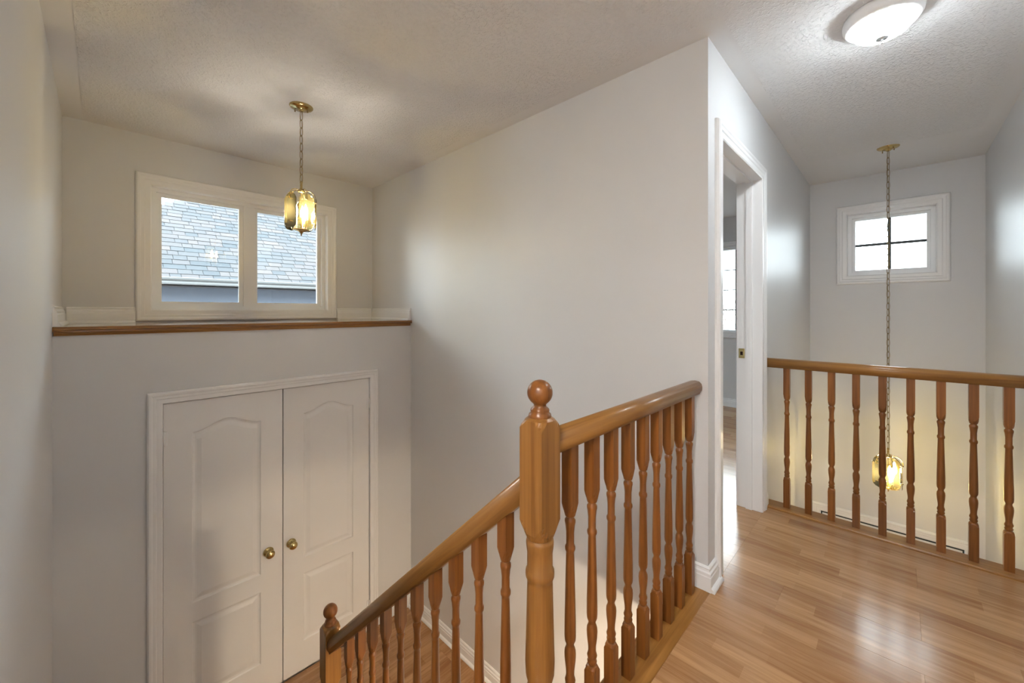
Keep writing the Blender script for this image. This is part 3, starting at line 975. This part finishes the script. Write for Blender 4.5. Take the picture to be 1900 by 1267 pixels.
def pendant(loc, drop, facing, label):
    """brass chain pendant with five bevelled amber glass panels; drop = ceiling to hub top"""
    root = empty('pendant_lamp', loc)
    tag(root, label, 'lamp', 'brass chain pendants')
    cp = MB().lathe([(0.0, -0.030), (0.010, -0.030), (0.014, -0.026), (0.018, -0.020), (0.045, -0.014), (0.060, -0.008), (0.064, -0.003), (0.0635, -0.0005), (0.0, -0.0005)], 28).build('canopy', M_BRASS, root)
    for s_ in (-1, 1):
        a = facing + 0.9
        MB().lathe([(0.0015, -0.034), (0.004, -0.033), (0.004, -0.026), (0.002, -0.024), (0.002, -0.008)], 8, (s_ * 0.034 * math.cos(a), s_ * 0.034 * math.sin(a), 0)).build('canopy_screw', M_BRASSD, cp)
    top, bot = -0.034, -drop + 0.035
    pitch = 0.0445
    n = int((top - bot) / pitch)
    pitch = (top - bot) / n
    for i in range(n):
        l = put('chain_link', LINK, root, (0, 0, top - pitch * (i + 0.5)))
        l.rotation_euler = (0, 0, facing + (PI / 2 if i % 2 else 0) + 0.4)
    MB().tube([(0.003 * math.cos(k * 1.3), 0.003 * math.sin(k * 1.3), top + (bot - top) * k / 24) for k in range(25)], 0.0013, 6).build('cord', M_CORD, root)
    z0 = -drop
    MB().lathe([(0.0, z0 - 0.030), (0.012, z0 - 0.030), (0.020, z0 - 0.022), (0.022, z0 - 0.014), (0.012, z0 - 0.008), (0.007, z0), (0.0065, z0 + 0.030), (0.009, z0 + 0.034), (0.004, z0 + 0.042), (0.0, z0 + 0.043)], 16).build('hub', M_BRASS, root)
    MB().lathe([(0.0035, z0 - 0.250), (0.0035, z0 - 0.02)], 8).build('stem', M_BRASS, root)
    MB().lathe([(0.0, z0 - 0.281), (0.004, z0 - 0.279), (0.0035, z0 - 0.270), (0.008, z0 - 0.266), (0.010, z0 - 0.260), (0.020, z0 - 0.254), (0.040, z0 - 0.248), (0.042, z0 - 0.244), (0.0, z0 - 0.242)], 20).build('bottom_plate', M_BRASS, root)
    PWD, PH, AP = 0.098, 0.205, 0.073
    for k in range(5):
        a = facing + 2 * PI * k / 5
        ca, sa = math.cos(a), math.sin(a)
        zb = z0 - 0.040 - PH
        def to3(u, v, q, ca=ca, sa=sa, zb=zb):
            r = AP + q
            return (r * ca - u * sa, r * sa + u * ca, zb + v)
        pts = panel_pts(PWD, PH, 0.028)
        inn = offset_loop(pts, 0.007)
        p_ = MB().poly_prism(inn, 0.004, to3).build('glass_panel', M_AMBER, root)
        bv = MB()
        n_ = len(pts)
        bv.add([to3(u, v, 0.0) for u, v in pts] + [to3(u, v, 0.004) for u, v in inn] + [to3(u, v, 0.0) for u, v in inn],
               [(i, (i + 1) % n_, n_ + (i + 1) % n_, n_ + i) for i in range(n_)] + [(i, 2 * n_ + i, 2 * n_ + (i + 1) % n_, (i + 1) % n_) for i in range(n_)], False)
        bv.build('bevelled_edge', M_CLEAR, p_)
        arm = [(0.016 * ca, 0.016 * sa, z0 - 0.016)]
        for j in range(1, 9):
            b = PI / 2 * j / 8
            r = 0.016 + (AP + 0.008 - 0.016) * math.sin(b)
            arm.append((r * ca, r * sa, z0 - 0.014 + 0.008 * math.sin(2 * b) - 0.062 * (1 - math.cos(b))))
        MB().tube(arm, 0.0024, 6).build('arm', M_BRASS, root)
        low = [(0.03 * ca, 0.03 * sa, z0 - 0.246), ((AP - 0.02) * ca, (AP - 0.02) * sa, z0 - 0.243), ((AP - 0.008) * ca, (AP - 0.008) * sa, z0 - 0.225), ((AP - 0.005) * ca, (AP - 0.005) * sa, z0 - 0.205)]
        MB().tube(low, 0.0024, 6).build('arm', M_BRASS, root)
        for zz in (z0 - 0.076, z0 - 0.205):
            MB().tube([((AP - 0.012) * ca, (AP - 0.012) * sa, zz), ((AP + 0.009) * ca, (AP + 0.009) * sa, zz)], 0.0032, 8).build('panel_pin', M_BRASSD, root)
    for k in range(3):
        a = facing + 0.5 + 2 * PI * k / 3
        c = (0.030 * math.cos(a), 0.030 * math.sin(a), 0)
        MB().lathe([(0.0075, z0 - 0.243), (0.0075, z0 - 0.178)], 10, c).build('candle_sleeve', M_TRIM, root)
        MB().lathe([(0.0005, z0 - 0.178), (0.006, z0 - 0.176), (0.0105, z0 - 0.160), (0.0125, z0 - 0.146), (0.0105, z0 - 0.128), (0.006, z0 - 0.112), (0.0025, z0 - 0.100), (0.0005, z0 - 0.096)], 12, c).build('bulb', M_BULB, root)
    return root

P1, P2 = (0.823, 2.526, ZC - 0.0026), (4.04, 0.04, ZC)
face1 = math.atan2(-P1[1], -P1[0]) + math.radians(22)
face2 = math.atan2(-P2[1], -P2[0]) + math.radians(16)
pendant(P1, P1[2] - 1.955, face1, 'brass chain pendant with amber glass panels in front of the wide window')
pendant(P2, P2[2] - 0.178, face2, 'long-chained brass pendant hanging in the entry void behind the hall guard')

def flush_light(x, y, label, mat, z=ZC - 0.0026, big=1.0):
    cl = empty('ceiling_light', (x, y, z))
    cl.scale = (0.83 * big, 0.83 * big, 1.0)
    tag(cl, label, 'ceiling light', 'flush ceiling lights')
    MB().lathe([(0.0, -0.022), (0.122, -0.026), (0.127, -0.044), (0.134, -0.047), (0.143, -0.042), (0.149, -0.031), (0.151, -0.014), (0.148, -0.0005), (0.0, -0.0005)], 40).build('rim', M_TRIM, cl)
    bw = MB()
    rings = []
    for r, z in [(0.010, -0.100), (0.040, -0.0975), (0.070, -0.090), (0.096, -0.078), (0.112, -0.063), (0.120, -0.046), (0.1205, -0.028)]:
        rings.append([((r * (1 + 0.012 * math.cos(36 * 2 * PI * j / 144))) * math.cos(2 * PI * j / 144), (r * (1 + 0.012 * math.cos(36 * 2 * PI * j / 144))) * math.sin(2 * PI * j / 144), z) for j in range(144)])
    bw.rings(rings, True, True)
    bw.build('glass_bowl', mat, cl)
    MB().lathe([(0.0, -0.124), (0.003, -0.123), (0.005, -0.118), (0.003, -0.113), (0.007, -0.110), (0.0085, -0.106), (0.006, -0.1055), (0.022, -0.1035), (0.025, -0.1005), (0.020, -0.098), (0.0, -0.097)], 18).build('finial', M_NICKEL, cl)
flush_light(2.205, 0.04, 'lit white flush-mount ceiling light with a ribbed bowl over the hall', M_FLUSH)
flush_light(-0.95, 0.04, 'unseen flush-mount fill light added behind the viewpoint', M_FILL_REAR, big=1.5)  # invented lamp, added to brighten the dark stairwell
flush_light(1.32, 0.22, 'unseen warm flush-mount light added under the upper hall by the lower stair flight', M_FILL_LOWER, ZLOW + 2.48, 1.0)  # unseen lamp added so warm light reaches the landing and closet

# ------------------------------------------------------------------ outside: neighbour's house
YE, ZE = 7.5, 1.72
PITCH = math.radians(35)
cp_, sp_ = math.cos(PITCH), math.sin(PITCH)
nh = empty('neighbour_house', (3.0, YE + 0.5, -2.9))
tag(nh, 'neighbouring house with a pale shingled roof and white gutter outside the wide window', 'house')
def house(mb, name, mat, parent=nh, sub=True):
    o_ = mb.build(name, mat, parent)
    if parent is nh:
        o_.location = [-c for c in nh.location]
    return o_
HX0, HX1 = -1.3, 11.0          # eave ends
RISEY = 2.8                    # eave to ridge in plan
house(MB().box((HX0 + 0.5, YE + 0.45, -2.9), (HX1 - 0.5, YE + 5.1, 1.60)), 'house_wall', M_STUCCO)
house(MB().box((HX0 + 0.02, YE + 0.05, 1.60), (HX1 - 0.02, YE + 0.46, 1.615)), 'soffit', M_GUTTER)
house(MB().sweep([(HX0, YE + 0.05, 1.64), (HX1, YE + 0.05, 1.64)], [(0, -0.02), (0.07, -0.02), (0.075, 0.0), (0.072, 0.02), (0.095, 0.05), (0.1, 0.075), (0.095, 0.08), (0.09, 0.078), (0.085, 0.05), (0, 0.05)], (0, 0, 1), side=-1), 'gutter', M_GUTTER)
house(MB().box((HX0 + 0.02, YE + 0.05, 1.60), (HX1 - 0.02, YE + 0.07, 1.70)), 'fascia_board', M_GUTTER)
zr = lambda y: ZE - 0.02 + (y - YE) * math.tan(PITCH)
ry = YE + RISEY
rf = MB()
rf.add([(HX0, YE, zr(YE)), (HX1, YE, zr(YE)), (HX1 - RISEY, ry, zr(ry)), (HX0 + RISEY, ry, zr(ry)), (HX0, YE + 5.6, zr(YE)), (HX1, YE + 5.6, zr(YE))],
       [(0, 1, 2, 3), (0, 3, 4), (1, 5, 2), (4, 3, 2, 5), (0, 4, 5, 1)])
roof = house(rf, 'roof', M_SHING)
# shingle tabs: the ones in view each on their own, the remainder joined
EXPO = 0.140
ROWS = int(RISEY / cp_ / EXPO)
def tab_geo(w_):
    L_, th = 0.20, 0.007
    g = 0.003
    return ([(-w_ / 2 + g, 0, 0.009), (w_ / 2 - g, 0, 0.009), (w_ / 2 - g, L_, 0.0), (-w_ / 2 + g, L_, 0.0), (-w_ / 2 + g, 0, 0.009 - th), (w_ / 2 - g, 0, 0.009 - th), (w_ / 2 - g, L_, -th), (-w_ / 2 + g, L_, -th)],
            [(0, 1, 2, 3), (4, 7, 6, 5), (0, 4, 5, 1), (1, 5, 6, 2), (2, 6, 7, 3), (3, 7, 4, 0)])
WIDTHS = (0.13, 0.17, 0.21, 0.26)
TABS = [MB().add(*tab_geo(x)).mesh('shingle', M_SHING) for x in WIDTHS]
rest = MB()
rnd = random.Random(11)
f_ = Vector((math.cos(math.radians(YAW)), math.sin(math.radians(YAW)), 0))
r_ = Vector((math.sin(math.radians(YAW)), -math.cos(math.radians(YAW)), 0))
cands = []
ROT = Matrix.Rotation(PITCH, 4, 'X')
for i in range(ROWS):
    s0 = i * EXPO
    y = YE - 0.03 + s0 * cp_
    z = zr(YE) + (s0 - 0.03) * sp_ + 0.008
    x = HX0 + (y - YE) + rnd.random() * 0.2
    while x < HX1 - (y - YE) - 0.15:
        k = rnd.randrange(4)
        wd = WIDTHS[k]
        p = Vector((x + wd / 2, y, z + rnd.random() * 0.004))
        # how far from the sight lines through the two panes
        g = p.x / p.y
        inside = 0.075 <= g <= 0.372 and i < 23
        cands.append((0 if inside else 1, abs(g - 0.22) + i * 0.001, k, p))
        x += wd
cands.sort(key=lambda c: (c[0], c[1]))
for n_, (a, b, k, p) in enumerate(cands):
    if a == 0 and n_ < 300:
        s = put('shingle', TABS[k], roof, p)
        s.rotation_euler = (PITCH, 0, 0)
    else:
        vs_, fs = tab_geo(WIDTHS[k])
        M_ = Matrix.Translation(p) @ ROT
        rest.add([M_ @ Vector(v) for v in vs_], fs)
ro = rest.build('shingle_courses', M_SHING, roof)
ro['kind'] = 'stuff'

# ground and bare trees beyond the bedroom window
struct(boxes('ground', M_LAWN, [((-60, -60, -3.1), (140, 80, -2.9))]), 'flat dull ground outside the windows', 'ground')
def tree(x, y, h, sp, label, seed):
    rn = random.Random(seed)
    t_ = empty('bare_tree', (x, y, -2.9))
    tag(t_, label, 'tree', 'trees beyond the bedroom window')
    MB().tube([(0, 0, 0), (0.05, 0.02, h * 0.3), (-0.05, 0.05, h * 0.6)], 0.16, 8).build('trunk', M_BARK, t_)
    mb = MB()
    for k in range(260):
        a = rn.random() * 2 * PI
        u = rn.random()
        rr = sp * math.sqrt(u)
        zz = h * (0.35 + 0.65 * rn.random() * (1 - 0.45 * u))
        p = Vector((rr * math.cos(a), rr * math.sin(a), zz))
        d = Vector((math.cos(a) * 0.5, math.sin(a) * 0.5, 0.6 + rn.random())).normalized() * (0.5 + rn.random() * 0.8)
        q = d.cross(Vector((0, 0, 1))).normalized() * 0.05
        mb.add([p - q, p + q, p + d, p + q * 0.2 + Vector((0, 0, 0.06))], [(0, 1, 2), (0, 3, 2), (1, 3, 2), (0, 1, 3)])
    mb.build('crown', M_TWIG, t_)
tree(44, 10.6, 6.0, 2.6, 'grey bare tree with a wide crown behind the bedroom window grid', 1)
tree(50, 14.6, 6.8, 3.0, 'taller grey bare tree behind the left bars of the bedroom window', 2)
tree(47, 21.5, 5.4, 2.4, 'low grey bare tree furthest left beyond the bedroom window', 3)
